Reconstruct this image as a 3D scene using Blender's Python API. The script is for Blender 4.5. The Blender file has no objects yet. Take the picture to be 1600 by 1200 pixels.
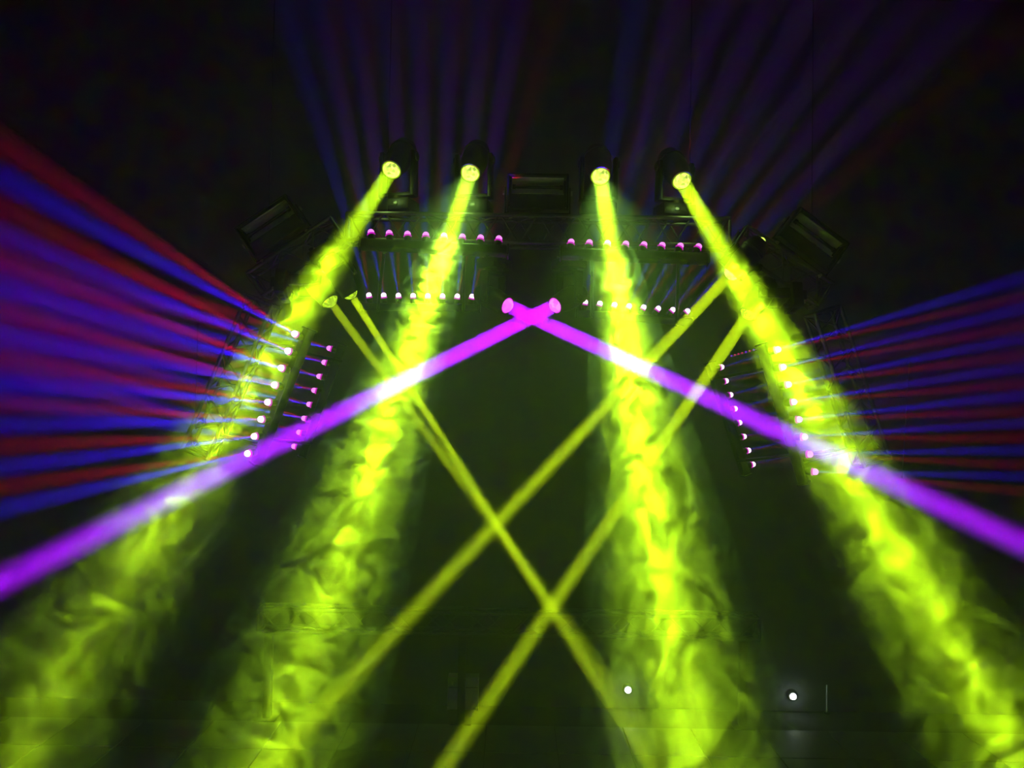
import bpy, bmesh, math, random
from mathutils import Vector, Matrix

random.seed(7)
R = math.radians
sc = bpy.context.scene
COL = sc.collection

# ------------------------------------------------------------------ camera
FPX = 1300.0                                   # focal length in pixels of the 1600 x 1200 frame
cam = bpy.data.cameras.new('camera')
cam.sensor_width = 36.0
cam.lens = FPX / 1600.0 * 36.0
cam.clip_start = 0.05
cam_ob = bpy.data.objects.new('camera', cam)
COL.objects.link(cam_ob)
EYE = Vector((0.0, 0.0, 4.5))                  # seen from a balcony, eye level 4.5 m above the stage deck
cam_ob.matrix_world = Matrix.Translation(EYE) @ Matrix.Rotation(R(91.8), 4, 'X') @ Matrix.Rotation(R(1.0), 4, 'Z')
sc.camera = cam_ob
CM = cam_ob.matrix_world.copy()
C3 = CM.to_3x3()
RIGHT, UP, FWD = C3 @ Vector((1, 0, 0)), C3 @ Vector((0, 1, 0)), C3 @ Vector((0, 0, -1))


def P(px, py, d):
    """the world point seen at a pixel of the photograph, d metres away along the view axis"""
    return CM @ Vector(((px - 800) / FPX * d, (600 - py) / FPX * d, -d))


def idir(deg, toward=0.0):
    """a direction: angle in the picture plane, plus a share toward the camera"""
    v = RIGHT * math.cos(R(deg)) + UP * math.sin(R(deg)) - FWD * toward
    return v.normalized()


# ------------------------------------------------------------------ world: black room filled with thin haze
world = bpy.data.worlds.new('world')
sc.world = world
world.use_nodes = True
wt = world.node_tree
wt.nodes.clear()
w_out = wt.nodes.new('ShaderNodeOutputWorld')
w_bg = wt.nodes.new('ShaderNodeBackground')
w_bg.inputs['Color'].default_value = (0, 0, 0, 1)
w_bg.inputs['Strength'].default_value = 0.0
w_vol = wt.nodes.new('ShaderNodeVolumeScatter')
w_vol.inputs['Color'].default_value = (1, 1, 1, 1)
w_vol.inputs['Density'].default_value = 0.020
w_vol.inputs['Anisotropy'].default_value = 0.5
wt.links.new(w_bg.outputs[0], w_out.inputs['Surface'])
wt.links.new(w_vol.outputs[0], w_out.inputs['Volume'])

sc.view_settings.view_transform = 'Standard'
sc.view_settings.look = 'None'
sc.view_settings.exposure = 0.0
sc.view_settings.gamma = 1.0
sc.view_settings.use_curve_mapping = False
sc.cycles.volume_bounces = 1
sc.cycles.max_bounces = 2
sc.cycles.light_sampling_threshold = 0.03
sc.cycles.diffuse_bounces = 2
sc.cycles.glossy_bounces = 2
sc.cycles.volume_step_rate = 0.22
sc.cycles.adaptive_threshold = 0.3
sc.cycles.caustics_reflective = False
sc.cycles.caustics_refractive = False

# beam colours and powers
LIME = (0.58, 1.0, 0.008)
VIOLET = (0.38, 0.0, 1.0)
YELLOW = (0.66, 1.0, 0.006)
LED_BLUE = (0.04, 0.0, 1.0)
LED_RED = (1.0, 0.0, 0.06)
W_MAIN, W_SPILL, W_CROSS, W_VIOLET, W_LED = 15.0, 66.0, 40.0, 90.0, 6.0


W_FILL = 0.8
W_WIDE_FILL = 9.0


# ------------------------------------------------------------------ materials
def nodes_of(m):
    m.use_nodes = True
    return m.node_tree


def metal(name, col, rough, metallic=1.0, noise=0.15, scale=30.0):
    m = bpy.data.materials.new(name)
    nt = nodes_of(m)
    b = nt.nodes['Principled BSDF']
    b.inputs['Metallic'].default_value = metallic
    tc = nt.nodes.new('ShaderNodeTexCoord')
    nz = nt.nodes.new('ShaderNodeTexNoise')
    nz.inputs['Scale'].default_value = scale
    nz.inputs['Detail'].default_value = 3
    mr = nt.nodes.new('ShaderNodeMapRange')
    mr.inputs['To Min'].default_value = max(0.02, rough - noise)
    mr.inputs['To Max'].default_value = min(1, rough + noise)
    nt.links.new(tc.outputs['Object'], nz.inputs['Vector'])
    nt.links.new(nz.outputs['Fac'], mr.inputs['Value'])
    nt.links.new(mr.outputs[0], b.inputs['Roughness'])
    mx = nt.nodes.new('ShaderNodeMix')
    mx.data_type = 'RGBA'
    mx.inputs['A'].default_value = (*[c * 0.8 for c in col], 1)
    mx.inputs['B'].default_value = (*[min(1, c * 1.15) for c in col], 1)
    nt.links.new(nz.outputs['Fac'], mx.inputs['Factor'])
    nt.links.new(mx.outputs['Result'], b.inputs['Base Color'])
    return m


def glow(name, col, strength, mottle=None):
    """a lit lens: emission, with the facets of the glass as a mottle"""
    m = bpy.data.materials.new(name)
    nt = nodes_of(m)
    nt.nodes.clear()
    out = nt.nodes.new('ShaderNodeOutputMaterial')
    em = nt.nodes.new('ShaderNodeEmission')
    em.inputs['Color'].default_value = (*col, 1)
    em.inputs['Strength'].default_value = strength
    if mottle:
        tc = nt.nodes.new('ShaderNodeTexCoord')
        vo = nt.nodes.new('ShaderNodeTexVoronoi')
        vo.inputs['Scale'].default_value = mottle
        mr = nt.nodes.new('ShaderNodeMapRange')
        mr.inputs['From Min'].default_value = 0.1
        mr.inputs['From Max'].default_value = 0.9
        mr.inputs['To Min'].default_value = strength * 0.35
        mr.inputs['To Max'].default_value = strength * 1.6
        nt.links.new(tc.outputs['Object'], vo.inputs['Vector'])
        nt.links.new(vo.outputs['Color'], mr.inputs['Value'])
        nt.links.new(mr.outputs[0], em.inputs['Strength'])
    nt.links.new(em.outputs[0], out.inputs['Surface'])
    m.cycles.emission_sampling = 'NONE'          # the lamp behind each lens does the lighting
    return m


M_ALU = metal('truss_aluminium', (0.15, 0.15, 0.16), 0.42)
M_BLACK = metal('black_fixture_housing', (0.006, 0.006, 0.007), 0.45, 0.0)
M_BLACKM = metal('black_painted_steel', (0.02, 0.02, 0.022), 0.35, 0.6)
M_CHROME = metal('polished_reflector', (0.9, 0.9, 0.84), 0.32, 0.1, 0.06, 12)
M_GLASS = metal('dark_glass_tube', (0.05, 0.05, 0.05), 0.08, 0.0, 0.04)
M_BRASS = metal('zinc_bolts', (0.55, 0.53, 0.48), 0.3)
M_CASE = metal('pale_grey_panel', (0.45, 0.5, 0.48), 0.6, 0.0)
M_WIRE = metal('dark_wire', (0.02, 0.02, 0.02), 0.7, 0.0)
M_LIME_LENS = glow('lime_lens', (0.72, 1.0, 0.12), 1.7, 42)
M_LIME_DIM = glow('dim_lime_lens', (0.55, 0.9, 0.03), 0.9, 40)
M_LIME_RIM = glow('lime_lens_rim', (0.45, 0.75, 0.01), 0.8)
M_VIOLET_LENS = glow('violet_lens', (1.0, 0.12, 1.0), 2.2, 34)
M_VIOLET_RIM = glow('violet_lens_rim', (0.9, 0.0, 0.9), 1.0)
M_LED = glow('led_lens', (1.0, 0.62, 1.0), 3.0)
M_LED_PINK = glow('pink_led_lens', (1.0, 0.24, 0.92), 1.5)
M_LED_HALO = glow('led_halo_collar', (0.75, 0.0, 0.62), 0.8)  # emissive collar paints the magenta halo round each led lens
M_WHITE = glow('white_lamp', (0.95, 1.0, 0.97), 8.0)
M_GLINT_R = glow('red_glint', (0.8, 0.0, 0.15), 0.6)
M_GLINT_B = glow('violet_glint', (0.25, 0.02, 0.9), 0.6)


def room_mat(name, col, rough, scale):
    m = metal(name, col, rough, 0.0, 0.12, scale)
    nt = m.node_tree
    b = nt.nodes['Principled BSDF']
    tc = nt.nodes.new('ShaderNodeTexCoord')
    nz = nt.nodes.new('ShaderNodeTexNoise')
    nz.inputs['Scale'].default_value = scale * 2
    bp = nt.nodes.new('ShaderNodeBump')
    bp.inputs['Strength'].default_value = 0.12
    nt.links.new(tc.outputs['Object'], nz.inputs['Vector'])
    nt.links.new(nz.outputs['Fac'], bp.inputs['Height'])
    nt.links.new(bp.outputs[0], b.inputs['Normal'])
    return m


M_FLOOR = room_mat('stage_deck', (0.13, 0.13, 0.125), 0.55, 3)
M_GAP = room_mat('deck_gap', (0.03, 0.03, 0.03), 0.9, 3)
M_WALL = room_mat('dark_wall', (0.07, 0.07, 0.075), 0.85, 2)
M_CEIL = room_mat('black_ceiling', (0.02, 0.02, 0.022), 0.9, 2)


# ------------------------------------------------------------------ mesh helpers
def add_box(bm, c, s, bevel=0.0):
    r = bmesh.ops.create_cube(bm, size=1.0)
    bmesh.ops.scale(bm, vec=s, verts=r['verts'])
    bmesh.ops.translate(bm, vec=c, verts=r['verts'])
    if bevel:
        es = list({e for v in r['verts'] for e in v.link_edges})
        bmesh.ops.bevel(bm, geom=es, offset=bevel, segments=2, profile=0.5, affect='EDGES')


def add_lathe(bm, prof, axis_mat=Matrix.Identity(4), seg=20):
    """prof: (t along local +Y, radius) pairs; closed at both ends"""
    rings = []
    for t, r in prof:
        rings.append([bm.verts.new(axis_mat @ Vector((r * math.cos(2 * math.pi * k / seg), t, r * math.sin(2 * math.pi * k / seg)))) for k in range(seg)])
    for a, b in zip(rings, rings[1:]):
        for k in range(seg):
            bm.faces.new((a[k], b[k], b[(k + 1) % seg], a[(k + 1) % seg]))
    bm.faces.new(rings[0])
    bm.faces.new(list(reversed(rings[-1])))


def finish(name, bm, mat, parent=None, smooth=True, loc=None, mat4=None):
    bmesh.ops.recalc_face_normals(bm, faces=bm.faces)
    me = bpy.data.meshes.new(name)
    bm.to_mesh(me)
    bm.free()
    if smooth:
        me.shade_smooth()
        try:
            me.set_sharp_from_angle(angle=R(40))
        except Exception:
            pass
    me.materials.append(mat)
    return link(name, me, parent, loc, mat4)


def link(name, me, parent=None, loc=None, mat4=None):
    o = bpy.data.objects.new(name, me)
    COL.objects.link(o)
    if parent is not None:
        o.parent = parent
    if mat4 is not None:
        o.matrix_local = mat4
    elif loc is not None:
        o.location = loc
    return o


def box_part(name, c, s, mat, parent, bevel=0.0):
    bm = bmesh.new()
    add_box(bm, (0, 0, 0), s, bevel)
    return finish(name, bm, mat, parent, loc=c)


def tag(o, label, cat, group=None, kind=None):
    o['label'] = label
    o['category'] = cat
    if group:
        o['group'] = group
    if kind:
        o['kind'] = kind
    return o


def frame(origin, x, z):
    """a right-handed frame with local X along x and local Z close to z"""
    x = x.normalized()
    y = z.cross(x).normalized()
    z2 = x.cross(y).normalized()
    m = Matrix((x, y, z2)).transposed().to_4x4()
    m.translation = origin
    return m


def thing(name, label, cat, mat4, group=None):
    o = bpy.data.objects.new(name, None)
    o.empty_display_size = 0.1
    COL.objects.link(o)
    o.matrix_world = mat4
    return tag(o, label, cat, group)


_rods = {}


def rod_mesh(mat, seg):
    k = (mat.name, seg)
    if k not in _rods:
        bm = bmesh.new()
        bmesh.ops.create_cone(bm, segments=seg, radius1=1, radius2=1, depth=1, cap_ends=True)
        me = bpy.data.meshes.new('rod')
        bm.to_mesh(me)
        bm.free()
        me.shade_smooth()
        try:
            me.set_sharp_from_angle(angle=R(50))
        except Exception:
            pass
        me.materials.append(mat)
        _rods[k] = me
    return _rods[k]


def rod(name, a, b, r, mat, parent, seg=10):
    a, b = Vector(a), Vector(b)
    d = b - a
    m = Matrix.Translation((a + b) / 2) @ d.to_track_quat('Z', 'Y').to_matrix().to_4x4() @ Matrix.Diagonal((r, r, d.length, 1))
    return link(name, rod_mesh(mat, seg), parent, mat4=m)


def light_beam(p, d, col, watts, size, spread, parent_name):
    L = bpy.data.lights.new(parent_name + '_light', 'AREA')
    L.shape = 'DISK'
    L.size = size
    L.spread = R(spread)
    L.color = col
    L.energy = watts
    o = bpy.data.objects.new(parent_name + '_light', L)
    COL.objects.link(o)
    o.location = p
    o.rotation_euler = d.to_track_quat('-Z', 'Y').to_euler()
    return o


def light_cone(p, d, col, watts, radius, angle, name):
    """the even outer cone round a beam's core"""
    L = bpy.data.lights.new(name + '_light', 'SPOT')
    L.color = col
    L.energy = watts * 150
    L.spot_size = R(angle)
    L.spot_blend = 0.35
    L.shadow_soft_size = radius
    o = bpy.data.objects.new(name + '_light', L)
    COL.objects.link(o)
    o.location = p
    o.rotation_euler = d.to_track_quat('-Z', 'Y').to_euler()


def fill_light(p, col, watts, name):
    """added fill lamp near a fixture, brightening the haze and rig"""
    L = bpy.data.lights.new(name + '_fill_light', 'POINT')
    L.color = col
    L.energy = watts
    L.shadow_soft_size = 0.05
    o = bpy.data.objects.new(name + '_fill_light', L)
    COL.objects.link(o)
    o.location = p


# ------------------------------------------------------------------ the room
def struct(name, c, s, mat):
    bm = bmesh.new()
    add_box(bm, (0, 0, 0), s)
    o = finish(name, bm, mat, smooth=False, loc=c)
    o['kind'] = 'structure'
    return o


XW, YB, YF, ZC = 9.0, 12.8, -5.0, 11.0
floor = struct('floor', (0, (YB + YF) / 2, -0.12), (2 * XW + 0.4, YB - YF + 0.4, 0.2), M_GAP)
floor['label'] = 'stage floor of large square deck panels under the green haze'
struct('wall_back', (0, YB + 0.1, ZC / 2), (2 * XW + 0.4, 0.2, ZC), M_WALL)
struct('wall_left', (-XW - 0.1, (YB + YF) / 2, ZC / 2), (0.2, YB - YF, ZC), M_WALL)
struct('wall_right', (XW + 0.1, (YB + YF) / 2, ZC / 2), (0.2, YB - YF, ZC), M_WALL)
struct('wall_front', (0, YF - 0.1, ZC / 2), (2 * XW + 0.4, 0.2, ZC), M_WALL)
ceiling = struct('ceiling', (0, (YB + YF) / 2, ZC + 0.1), (2 * XW + 0.4, YB - YF + 0.4, 0.2), M_CEIL)
# deck panels: about a metre square with open joints; the seam seen in the photograph lies 11 m out
PANEL = 0.97
bm = bmesh.new()
add_box(bm, (0, 0, 0), (PANEL - 0.018, PANEL - 0.018, 0.03), 0.004)
deck = finish('deck_panel', bm, M_FLOOR, floor, smooth=False)
deck_me = deck.data
first = True
y0 = 11.05
for j in range(-8, 2):
    for i in range(-8, 9):
        x = -1.25 + PANEL * (i + 0.5)
        y = y0 + PANEL * (j + 0.5)
        if y + PANEL / 2 > YB or abs(x) + PANEL / 2 > XW:
            continue
        o = deck if first else link('deck_panel', deck_me, floor)
        first = False
        o.location = (x, y - floor.location.y, 0.12 - 0.006 + random.uniform(-.002, .002))


# ------------------------------------------------------------------ box truss
def truss(label, a, b, upv, size, bays, group, wires=(), r=0.016, rb=0.007, name='lighting_truss'):
    L = (b - a).length
    t = thing(name, label, 'truss', frame(a, b - a, upv), group)
    h = size / 2
    corners = [(-h, h), (h, h), (h, -h), (-h, -h)]          # (y, z)
    for (y, z) in corners:
        rod('chord', (0, y, z), (L, y, z), r, M_ALU, t, 12)
    step = L / bays
    for f in range(4):
        (ya, za), (yb, zb) = corners[f], corners[(f + 1) % 4]
        for k in range(bays):
            s0, s1 = ((ya, za), (yb, zb)) if (k + f) % 2 == 0 else ((yb, zb), (ya, za))
            rod('brace', (k * step + 0.01, *s0), ((k + 1) * step - 0.01, *s1), rb, M_ALU, t, 6)
        for x in (0.004, L - 0.004):
            rod('end_bar', (x, ya, za), (x, yb, zb), r * 0.9, M_ALU, t, 8)
    for wx in wires:
        p = t.matrix_world @ Vector((wx * L, 0, h))
        cz = ceiling.location
        rod('rigging_wire', p - cz, Vector((p.x, p.y, ZC)) - cz, 0.003, M_WIRE, ceiling, 6)
    return t


TS = 0.20
G_RIG = 'truss segments of the overhead arch'
ZUP = Vector((0, 0, 1))
t_mid = truss('long straight truss carrying four lime moving heads at the top of the rig', P(545, 358, 6.3), P(1136, 367, 6.3), ZUP, TS, 20, G_RIG, (0.1, 0.9))
truss('short slanted truss under the left tilted strobe light', P(404, 447, 6.3), P(532, 360, 6.3), idir(123), TS, 5, G_RIG, (0.2,))
truss('short slanted truss under the right tilted strobe light', P(1150, 374, 6.3), P(1283, 463, 6.3), idir(54), TS, 5, G_RIG, (0.8,))
truss('left side truss leg striped by red and blue light', P(412, 470, 6.25), P(312, 708, 6.25), idir(157), TS, 8, G_RIG)
truss('right side truss leg behind the right rows of leds', P(1285, 486, 6.25), P(1362, 722, 6.25), idir(18), TS, 8, G_RIG)

# low truss far at the back of the stage
zl = P(800, 972, 12.0).z
xl, xr = P(408, 966, 12.0), P(1182, 979, 12.0)
lt = truss('faint long truss standing low across the back of the stage', Vector((xl.x, xl.y, zl)), Vector((xr.x, xl.y, zl)), ZUP, 0.30, 22, None, (), 0.028, 0.012, 'back_truss')
for fx in (420, 722, 1160):
    q = P(fx, 1040, 12.0).x - xl.x
    w = 0.055
    box_part('support_post', (q, 0, -0.15 - (zl - 0.18) / 2), (2 * w, 2 * w, zl - 0.19), M_WIRE, lt, 0.006)
    box_part('foot_plate', (q, 0, -zl + 0.025), (0.3, 0.3, 0.02), M_WIRE, lt, 0.004)


# ------------------------------------------------------------------ moving heads
def moving_head(label, lens, d, mount, bd, lens_mat, rim_mat, group, small=1.0, rear=False):
    d = d.normalized()
    s = small
    pivot = lens - d * 0.17 * s
    m = mount.normalized()
    x = m.cross(d)
    x = x.normalized() if x.length > 1e-3 else m.orthogonal().normalized()
    root = pivot - m * bd
    t = thing('moving_head_light', label, 'stage light', frame(root, x, m), group)
    inv = t.matrix_world.inverted()
    dl = (inv.to_3x3() @ d).normalized()
    b = box_part('base', (0, 0, 0.045 * s), (0.27 * s, 0.21 * s, 0.09 * s), M_BLACK, t, 0.012 * s)
    box_part('display', (0, -0.107 * s, 0), (0.09 * s, 0.006, 0.035 * s), M_GLASS, b, 0.001)
    for sx in (-1, 1):
        cl = box_part('clamp', (sx * 0.08 * s, 0, -0.018), (0.035, 0.07, 0.034), M_BLACKM, t, 0.006)
        rod('clamp_bolt', (0, -0.035, 0), (0, -0.06, 0), 0.008, M_BRASS, cl, 8)
    bm = bmesh.new()
    bmesh.ops.create_cone(bm, segments=24, radius1=0.085 * s, radius2=0.07 * s, depth=0.03 * s, cap_ends=True)
    add_box(bm, (0, 0, 0.027 * s), (0.30 * s, 0.09 * s, 0.03 * s), 0.008 * s)
    finish('yoke_bridge', bm, M_BLACK, t, loc=(0, 0, 0.105 * s))
    z0 = 0.12 * s
    for sx in (-1, 1):
        bm = bmesh.new()
        ln = bd + 0.05 * s - z0
        add_box(bm, (0, 0, 0), (0.034 * s, 0.10 * s, ln), 0.012 * s)
        for v in bm.verts:
            if v.co.z > 0:
                v.co.y *= 0.78
        arm = finish('yoke_arm', bm, M_BLACK, t, loc=(sx * 0.132 * s, 0, z0 + ln / 2))
        rod('tilt_knob', (sx * 0.015 * s, 0, ln / 2 - 0.05 * s), (sx * 0.027 * s, 0, ln / 2 - 0.05 * s), 0.03 * s, M_BLACKM, arm, 16)
    A = dl.to_track_quat('Y', 'Z').to_matrix().to_4x4()
    A.translation = (0, 0, bd)
    bm = bmesh.new()
    prof = [(-0.20, 0.045), (-0.185, 0.075), (-0.16, 0.090), (-0.10, 0.098), (-0.095, 0.106), (-0.08, 0.106), (-0.075, 0.1), (0.02, 0.104), (0.06, 0.1),
            (0.12, 0.086), (0.165, 0.083), (0.178, 0.083), (0.178, 0.074), (0.15, 0.070)]
    add_lathe(bm, [(a * s, r * s) for a, r in prof], seg=28)
    hd = finish('head_shell', bm, M_BLACK, t, mat4=A)
    for k in range(4):
        a = 2 * math.pi * k / 4 + 0.4
        rod('rear_vent', (0.055 * s * math.cos(a), -0.188 * s, 0.055 * s * math.sin(a)), (0.055 * s * math.cos(a), -0.198 * s, 0.055 * s * math.sin(a)), 0.012 * s, M_BLACKM, hd, 10)
    if rear:                                     # added glowing cap, painting the beam's glint on the rear shell
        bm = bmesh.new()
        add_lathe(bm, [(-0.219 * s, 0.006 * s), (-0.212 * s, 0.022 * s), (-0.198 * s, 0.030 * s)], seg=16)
        finish('rear_glint', bm, M_LIME_LENS, hd)
    bm = bmesh.new()
    add_lathe(bm, [(0.166 * s, 0.062 * s), (0.172 * s, 0.062 * s), (0.178 * s, 0.073 * s), (0.170 * s, 0.074 * s)], seg=28)
    finish('lens_rim', bm, rim_mat, hd)
    bm = bmesh.new()
    add_lathe(bm, [(0.168 * s, 0.066 * s), (0.182 * s, 0.064 * s), (0.200 * s, 0.054 * s), (0.214 * s, 0.036 * s), (0.221 * s, 0.018 * s), (0.223 * s, 0.004 * s)], seg=24)
    finish('lens', bm, lens_mat, hd)
    return t


def beam_dir(a, b):
    return (b - a).normalized()


MAIN = [((612, 265), (70, 1100), 'leftmost lime moving head standing on the top truss', 0.7),
        ((735, 270), (440, 1150), 'lime moving head between the leftmost one and the central strobe light', 0.85),
        ((938, 275), (1065, 1100), 'lime moving head just right of the central strobe light', 1.0),
        ((1065, 282), (1562, 1150), 'rightmost lime moving head standing on the top truss', 1.15)]
D_MAIN, D_END = 6.3, 3.4
for (a, b, lab, pw) in MAIN:
    lens, far = P(*a, D_MAIN), P(*b, D_END)
    d = beam_dir(lens, far)
    piv = lens - d * 0.17
    ztop = (t_mid.matrix_world @ Vector((0.5 * (P(1136, 367, 6.3) - P(545, 358, 6.3)).length, 0, TS / 2 + 0.016))).z
    moving_head(lab, lens, d, ZUP, max(0.25, piv.z - ztop - 0.036), M_LIME_LENS, M_LIME_RIM, 'lime moving heads along the top truss')
    light_beam(lens + d * 0.058, d, LIME, W_MAIN * pw, 0.115, 3.6, 'main_beam')
    light_cone(lens + d * 0.059, d, (0.52, 1.0, 0.010), W_SPILL * pw, 0.05, 9.0, 'main_spill')
    if a[0] in (735, 938):
        light_beam(lens + d * 0.06, d, (0.40, 1.0, 0.12), W_WIDE_FILL, 0.115, 46, 'main_wide_fill')  # added wide fill, lifts the ambient glow of the haze
    if a[0] != 938:
        fill_light(lens + d * 0.25, (0.55, 1.0, 0.2), W_FILL * 1.5, 'main')

CROSS = [((547, 458), (857, 945), 6.2, 7.0, idir(-57), 0.25, 'lime moving head seen from the side below the left tilted strobe light', M_LIME_DIM, 1.2, 0.055, 2.0),
         ((515, 470), (775, 824), 5.97, 5.5, idir(0), 0.29, 'dim lime moving head whose round lens shows left of the upper led row', M_LIME_DIM, 0.35, 0.06, 2.0),
         ((1143, 427), (600, 1005), 5.95, 6.5, -FWD, 0.24, 'lime moving head crossed by the rightmost beam on the right slanted truss', M_LIME_LENS, 1.5, 0.085, 2.4),
         ((1170, 490), (700, 1190), 6.1, 5.4, idir(180), 0.29, 'lower lime moving head beside the right side truss leg', M_LIME_DIM, 0.95, 0.09, 1.7)]
for (a, b, da, db, mnt, bd, lab, lm, pw, sz, spr) in CROSS:
    lens = P(*a, da)
    d = beam_dir(lens, P(*b, db))
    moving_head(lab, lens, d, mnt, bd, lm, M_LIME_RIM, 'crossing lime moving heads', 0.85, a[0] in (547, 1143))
    light_beam(lens + d * 0.05, d, YELLOW, W_CROSS * pw, sz, spr, 'cross_beam')

for (a, b, da, db, lab) in [((868, 477), (0, 910), 6.4, 4.1, 'violet moving head hung under the top truss, its beam running to lower left'),
                            ((792, 477), (1600, 850), 6.4, 4.3, 'violet moving head hung under the top truss, its beam running to lower right')]:
    lens = P(*a, da)
    d = beam_dir(lens, P(*b, db))
    moving_head(lab, lens, d, -ZUP, 0.31, M_VIOLET_LENS, M_VIOLET_RIM, 'violet moving heads', 0.85)
    light_beam(lens + d * 0.05, d, VIOLET, W_VIOLET, 0.11, 1.7, 'violet_beam')


# ------------------------------------------------------------------ led bars: eight ball lenses in a row, a blue and a red ray from each
bm = bmesh.new()
bmesh.ops.create_uvsphere(bm, u_segments=14, v_segments=9, radius=0.024)
LENS_ME = {}
for nm, mt in (('white', M_LED), ('pink', M_LED_PINK)):
    me = bpy.data.meshes.new('lens_' + nm)
    bm.to_mesh(me)
    me.shade_smooth()
    me.materials.append(mt)
    LENS_ME[nm] = me
bm.free()
bm = bmesh.new()
add_lathe(bm, [(-0.055, 0.018), (-0.05, 0.024), (-0.016, 0.027), (-0.010, 0.027), (-0.012, 0.022)], seg=16)
bmesh.ops.recalc_face_normals(bm, faces=bm.faces)
POD_ME = bpy.data.meshes.new('led_pod')
bm.to_mesh(POD_ME)
bm.free()
POD_ME.shade_smooth()
POD_ME.materials.append(M_BLACK)
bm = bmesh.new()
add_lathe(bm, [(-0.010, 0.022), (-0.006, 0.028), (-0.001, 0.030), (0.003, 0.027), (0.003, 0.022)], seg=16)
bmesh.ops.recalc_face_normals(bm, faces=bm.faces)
HALO_ME = bpy.data.meshes.new('halo_collar')
bm.to_mesh(HALO_ME)
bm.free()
HALO_ME.shade_smooth()
HALO_ME.materials.append(M_LED_HALO)


def led_bar(label, a, b, depth, blue, red, toward, watts, lens_kind, spread=4.0, arm_to=None):
    p0, p1 = P(*a, depth), P(*b, depth)
    n = 8
    dirs_b = [idir(blue[0] + (blue[1] - blue[0]) * k / 7, toward) for k in range(n)]
    dirs_r = [idir(red[0] + (red[1] - red[0]) * k / 7, toward) for k in range(n)]
    mean = Vector((0, 0, 0))
    for v in dirs_b + dirs_r:
        mean += v
    mean.normalize()
    x = (p1 - p0).normalized()
    y = (mean - x * mean.dot(x)).normalized()
    z = x.cross(y)
    M = Matrix((x, y, z)).transposed().to_4x4()
    M.translation = (p0 + p1) / 2 - y * 0.12
    t = thing('led_bar', label, 'led bar', M, 'eight-lens led bars')
    Ld = (p1 - p0).length
    body = box_part('housing', (0, 0.035, 0), (Ld + 0.13, 0.07, 0.075), M_BLACK, t, 0.012)
    for sx in (-1, 1):
        box_part('end_cap', (sx * (Ld / 2 + 0.07), 0.035, 0), (0.014, 0.085, 0.09), M_BLACKM, t, 0.004)
    inv = M.inverted().to_3x3()
    for k in range(n):
        c = Vector((-Ld / 2 + Ld * k / 7, 0.12, 0))
        dm = (inv @ (dirs_b[k] + dirs_r[k])).normalized()
        A = dm.to_track_quat('Y', 'Z').to_matrix().to_4x4()
        A.translation = c
        pod = link('led_pod', POD_ME, t, mat4=A)
        link('halo_collar', HALO_ME, pod)
        link('lens', LENS_ME[lens_kind], pod, loc=(0, 0.016, 0))
        wp = M @ c
        light_beam(wp + dirs_b[k] * 0.043, dirs_b[k], LED_BLUE, watts, 0.016, spread, 'led_blue')
        light_beam(wp + dirs_r[k] * 0.043, dirs_r[k], LED_RED, watts * 0.3, 0.016, spread, 'led_red')
    if watts > W_LED:
        fill_light((p0 + p1) / 2 + y * 0.15, (0.45, 0.05, 1.0), W_FILL, 'led')
    if arm_to:
        Mi = M.inverted()
        for sx, tgt in zip((-0.42, 0.42), arm_to):
            arm = rod('mounting_arm', (sx * Ld, 0.0, 0), Mi @ tgt, 0.014, M_BLACKM, t, 10)
    return t


DN, DF = 6.0, 7.45
led_bar('led bar with pink lenses on the front of the top truss, left half', (580, 366), (779, 376), DN, (103, 82), (98, 77), -0.35, W_LED * 0.02, 'pink', 12,
        (P(600, 380, 6.22), P(760, 384, 6.22)))
led_bar('led bar with pink lenses on the front of the top truss, right half', (892, 381), (1090, 388), DN, (82, 60), (77, 54), -0.35, W_LED * 0.05, 'pink', 9,
        (P(910, 384, 6.22), P(1070, 387, 6.22)))
led_bar('rear led bar under the top truss, left of the violet heads', (577, 464), (737, 466), DF, (105, 81), (96, 73), 0.15, W_LED * 0.7, 'white', 8,
        (P(600, 395, 6.5), P(725, 398, 6.5)))
led_bar('rear led bar under the top truss, right of the violet heads', (914, 475), (1072, 488), DF, (81, 48), (73, 41), 0.15, W_LED * 0.7, 'white', 8,
        (P(925, 400, 6.5), P(1060, 403, 6.5)))
led_bar('large bright led bar slanting down the left side truss leg', (463, 523), (390, 708), DN, (148, 192), (142, 185.5), 1.0, W_LED * 2.1, 'white', 6.0,
        (P(405, 535, 6.2), P(345, 680, 6.2)))
led_bar('smaller rear led bar inside the left side truss leg', (517, 545), (462, 698), DF, (166, 170), (160, 164), 0.1, W_LED * 3.5, 'pink', 6,
        (P(400, 535, 6.3), P(345, 680, 6.3)))
led_bar('large bright led bar slanting down the right side truss leg', (1212, 547), (1270, 737), DN, (18, 2), (13, -3), 0.6, W_LED * 0.8, 'pink', 4.4,
        (P(1290, 560, 6.2), P(1340, 700, 6.2)))
led_bar('smaller rear led bar inside the right side truss leg', (1125, 574), (1174, 726), DF, (15, 11), (9, 5), -0.3, W_LED * 0.6, 'white', 5,
        (P(1290, 560, 6.3), P(1340, 700, 6.3)))


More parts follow.
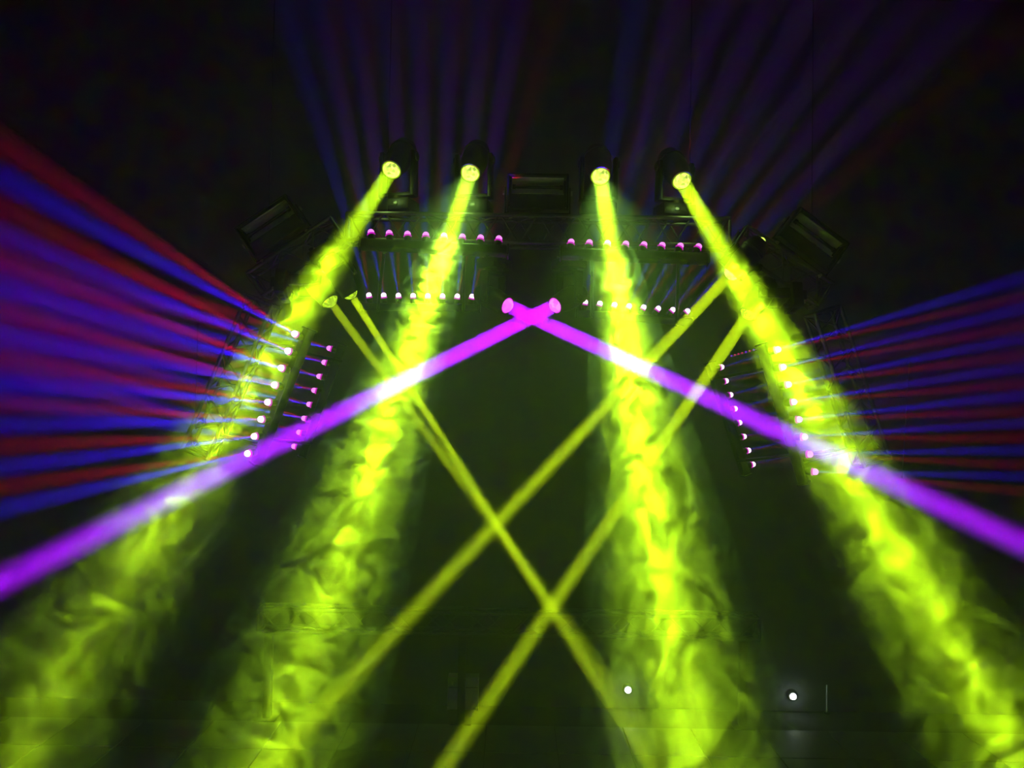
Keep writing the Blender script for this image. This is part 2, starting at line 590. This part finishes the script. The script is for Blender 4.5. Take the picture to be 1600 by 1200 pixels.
# ------------------------------------------------------------------ strobe lights standing on the truss
def strobe(label, c, deg, d, facing=0.0):
    X = idir(deg)
    Z = idir(deg + 90)
    M = frame(P(*c, d), X, Z)
    t = thing('strobe_light', label, 'strobe light', M, 'strobe lights along the arch')
    W, H, D = 0.46, 0.27, 0.16                       # local: X width, Y away from the camera, Z outward
    bm = bmesh.new()
    th = 0.016
    add_box(bm, (0, D / 2 - th / 2, 0), (W, th, H), 0.004)
    for sx in (-1, 1):
        add_box(bm, (sx * (W / 2 - th / 2), 0, 0), (th, D, H), 0.004)
    for sz in (-1, 1):
        add_box(bm, (0, 0, sz * (H / 2 - th / 2)), (W, D, th), 0.004)
    finish('housing', bm, M_BLACK, t)
    bm = bmesh.new()                                 # curved trough reflector in the upper half
    n = 12
    hw = W / 2 - 0.035
    prev = None
    for k in range(n + 1):
        a = math.pi * k / n
        y, z = -0.03 + 0.085 * math.sin(a), 0.055 - 0.062 * math.cos(a)
        cur = (bm.verts.new((-hw, y, z)), bm.verts.new((hw, y, z)))
        if prev:
            bm.faces.new((prev[0], prev[1], cur[1], cur[0]))
        prev = cur
    rf = finish('reflector', bm, M_CHROME, t)
    sm = rf.modifiers.new('thickness', 'SOLIDIFY')
    sm.thickness = 0.004
    rod('flash_tube', (-hw + 0.01, 0.0, 0.05), (hw - 0.01, 0.0, 0.05), 0.012, M_GLASS, t, 14)
    for sx in (-1, 1):
        rod('tube_socket', (sx * (hw - 0.004), 0.0, 0.05), (sx * (hw - 0.03), 0.0, 0.05), 0.018, M_BLACKM, t, 12)
    box_part('lower_panel', (0, -0.03, -0.068), (W - 0.04, 0.02, 0.10), M_GLASS, t, 0.006)
    for sx in (-1, 1):
        arm = box_part('yoke_arm', (sx * (W / 2 + 0.012), 0, -0.055), (0.012, 0.05, 0.20), M_BLACKM, t, 0.004)
        rod('yoke_bolt', (0, 0, 0.06), (sx * 0.02, 0, 0.06), 0.018, M_BRASS, arm, 12)
        rod('adjusting_pin', (-sx * 0.03, -0.03, -0.06), (-sx * 0.03, -0.045, -0.06), 0.008, M_BRASS, arm, 10)
        cl = box_part('truss_clamp', (sx * (W / 2 - 0.03), -0.01, -0.172), (0.03, 0.05, 0.03), M_BRASS, t, 0.008)
        rod('clamp_bolt', (0, -0.02, 0), (0, -0.045, 0), 0.009, M_BRASS, cl, 8)
    box_part('yoke_bridge', (0, 0, -0.15), (W + 0.04, 0.04, 0.012), M_BLACKM, t, 0.003)
    return t


strobe('upright strobe light in the middle of the top truss', (840, 303), -1, 6.25)
strobe('tilted strobe light at the upper left of the arch', (426, 356), 34, 6.22)
strobe('tilted strobe light at the upper right of the arch', (1267, 377), -37, 6.22)


# ------------------------------------------------------------------ small things
def thin_pole(label, a, b, r, mat, arms):
    t = thing('thin_pole', label, 'pole', frame(a, b - a, UP))
    L = (b - a).length
    rod('tube', (0, 0, 0), (L, 0, 0), r, mat, t, 10)
    rod('end_fitting', (-0.01, 0, 0), (0.012, 0, 0), r * 2.2, mat, t, 10)
    rod('end_fitting', (L - 0.012, 0, 0), (L + 0.01, 0, 0), r * 2.2, mat, t, 10)
    inv = t.matrix_world.inverted()
    for f, q in arms:
        rod('side_arm', (f * L, 0, 0), inv @ q, r, M_WIRE, t, 8)


thin_pole('thin vertical pole crossed by the red and blue rays at left', P(305, 668, 6.15), P(309, 506, 6.15), 0.004, M_ALU, ((0.1, P(322, 660, 6.2)), (0.5, P(352, 590, 6.2))))
thin_pole('thin vertical pole crossed by the red and blue rays at right', P(1410, 745, 6.15), P(1421, 568, 6.15), 0.004, M_ALU, ((0.2, P(1367, 700, 6.2)), (0.7, P(1342, 620, 6.2))))

# added arm of glowing dots imitating glints on the right truss lacing
ia, ib = P(1144, 556, 7.2), P(1192, 543, 6.4)
t = thing('glint_strip', 'row of tiny red and violet painted glints between the right led bars', 'glint row', frame(ia, ib - ia, UP))
Li = (ib - ia).length
rod('added_glint_arm', (-0.02, 0.012, 0), (Li + 0.02, 0.012, 0), 0.008, M_BLACKM, t, 8)
for k in range(9):
    rod('glint_dot', (Li * k / 8, 0, 0), (Li * k / 8, -0.012, 0), 0.007, M_GLINT_R if k in (1, 2, 3, 5) else M_GLINT_B, t, 8)


# round white lamps low on the back wall
def white_lamp(px, py, label):
    p = P(px, py, 12.7)
    p.y = YB - 0.10
    t = thing('round_lamp', label, 'lamp', Matrix.Translation((p.x, YB, p.z)), 'white lamps low on the back wall')
    bm = bmesh.new()
    add_lathe(bm, [(0.0, 0.08), (-0.03, 0.08), (-0.05, 0.065), (-0.05, 0.05)], seg=20)
    finish('lamp_body', bm, M_BLACKM, t)
    bm = bmesh.new()
    add_lathe(bm, [(-0.045, 0.05), (-0.07, 0.046), (-0.085, 0.03), (-0.09, 0.008)], seg=20)
    finish('bulb', bm, M_WHITE, t)
    L = bpy.data.lights.new('lamp_light', 'POINT')
    L.energy = 0.9
    L.color = (0.75, 1.0, 0.85)
    L.shadow_soft_size = 0.04
    o = bpy.data.objects.new('lamp_light', L)
    COL.objects.link(o)
    o.location = (p.x, YB - 0.14, p.z)


white_lamp(980, 1075, 'small round white lamp low on the back wall beside the bright third beam')
white_lamp(1236, 1085, 'small round white lamp low on the back wall, the farther right one')

gp = P(1292, 1090, 12.6)
t = thing('metal_upright', 'thin bright metal upright right of the right white lamp', 'pole', Matrix.Translation((gp.x, gp.y, 0)))
rod('tube', (0, 0, 0.015), (0, 0, 0.42), 0.012, M_CHROME, t, 12)
rod('foot', (0, 0, 0.0), (0, 0, 0.02), 0.05, M_BLACKM, t, 16)

cp = P(724, 1085, 12.55)
t = thing('pale_case', 'small pale equipment case behind the dark post at the back', 'case', Matrix.Translation((cp.x, YB - 0.14, 0.012)))
cb = box_part('case_body', (0, 0, 0.25), (0.46, 0.22, 0.48), M_CASE, t, 0.012)
for sx in (-1, 1):
    box_part('corner_bracket', (sx * 0.215, -0.105, 0.03), (0.04, 0.02, 0.05), M_CHROME, t, 0.004)
box_part('latch', (-0.16, -0.115, 0.40), (0.03, 0.012, 0.05), M_CHROME, t, 0.003)
box_part('lid_seam', (0, -0.111, 0.34), (0.44, 0.004, 0.01), M_BLACKM, t)


# ------------------------------------------------------------------ drifting smoke in the big beams
def smoke_material(name, scale, lo, hi, dens, stretch, seed):
    m = bpy.data.materials.new(name)
    nt = nodes_of(m)
    nt.nodes.clear()
    out = nt.nodes.new('ShaderNodeOutputMaterial')
    vs = nt.nodes.new('ShaderNodeVolumeScatter')
    vs.inputs['Color'].default_value = (1, 1, 1, 1)
    vs.inputs['Anisotropy'].default_value = 0.5
    g = nt.nodes.new('ShaderNodeNewGeometry')
    mp = nt.nodes.new('ShaderNodeMapping')
    mp.inputs['Scale'].default_value = stretch
    mp.inputs['Location'].default_value = (seed, seed * 0.7, seed * 1.3)
    nz = nt.nodes.new('ShaderNodeTexNoise')
    nz.inputs['Scale'].default_value = scale
    nz.inputs['Detail'].default_value = 2.5
    nz.inputs['Roughness'].default_value = 0.5
    nz.inputs['Distortion'].default_value = 3.2
    mr = nt.nodes.new('ShaderNodeMapRange')
    mr.inputs['From Min'].default_value = lo
    mr.inputs['From Max'].default_value = hi
    mr.inputs['To Min'].default_value = 0.0
    mr.inputs['To Max'].default_value = dens
    nt.links.new(g.outputs['Position'], mp.inputs['Vector'])
    nt.links.new(mp.outputs[0], nz.inputs['Vector'])
    nt.links.new(nz.outputs['Fac'], mr.inputs['Value'])
    nt.links.new(mr.outputs[0], vs.inputs['Density'])
    nt.links.new(vs.outputs[0], out.inputs['Volume'])
    return m


def smoke(label, a, b, t0, t1, r0, r1, mat):
    p0, p1 = P(*a, D_MAIN), P(*b, D_END)
    d = (p1 - p0)
    q0, q1 = p0 + d * t0, p0 + d * t1
    bm = bmesh.new()
    bmesh.ops.create_cone(bm, segments=24, radius1=r0, radius2=r1, depth=(q1 - q0).length, cap_ends=True)
    me = bpy.data.meshes.new('drifting_smoke')
    bm.to_mesh(me)
    bm.free()
    me.materials.append(mat)
    o = link('drifting_smoke', me)
    o.location = (q0 + q1) / 2
    o.rotation_euler = d.to_track_quat('Z', 'Y').to_euler()
    return tag(o, label, 'smoke', 'smoke in the lime beams', 'stuff')


smoke('smoke drifting in the leftmost lime beam', (612, 265), (70, 1100), 0.26, 1.15, 0.16, 0.47, smoke_material('smoke_a', 3.8, 0.50, 0.66, 0.26, (1, 1, 1), 3.1))
smoke('smoke curling in the second lime beam from the left', (735, 270), (440, 1150), 0.20, 1.15, 0.14, 0.47, smoke_material('smoke_b', 4.4, 0.50, 0.62, 0.42, (1, 1, 1.2), 7.7))
smoke('smoke curling in the third lime beam from the left', (938, 275), (1065, 1100), 0.26, 1.15, 0.16, 0.47, smoke_material('smoke_c', 4.0, 0.50, 0.62, 0.45, (1.2, 1, 0.8), 12.4))
smoke('smoke drifting in the rightmost lime beam', (1065, 282), (1562, 1150), 0.26, 1.15, 0.16, 0.47, smoke_material('smoke_d', 3.8, 0.50, 0.66, 0.34, (1, 1, 1), 17.9))
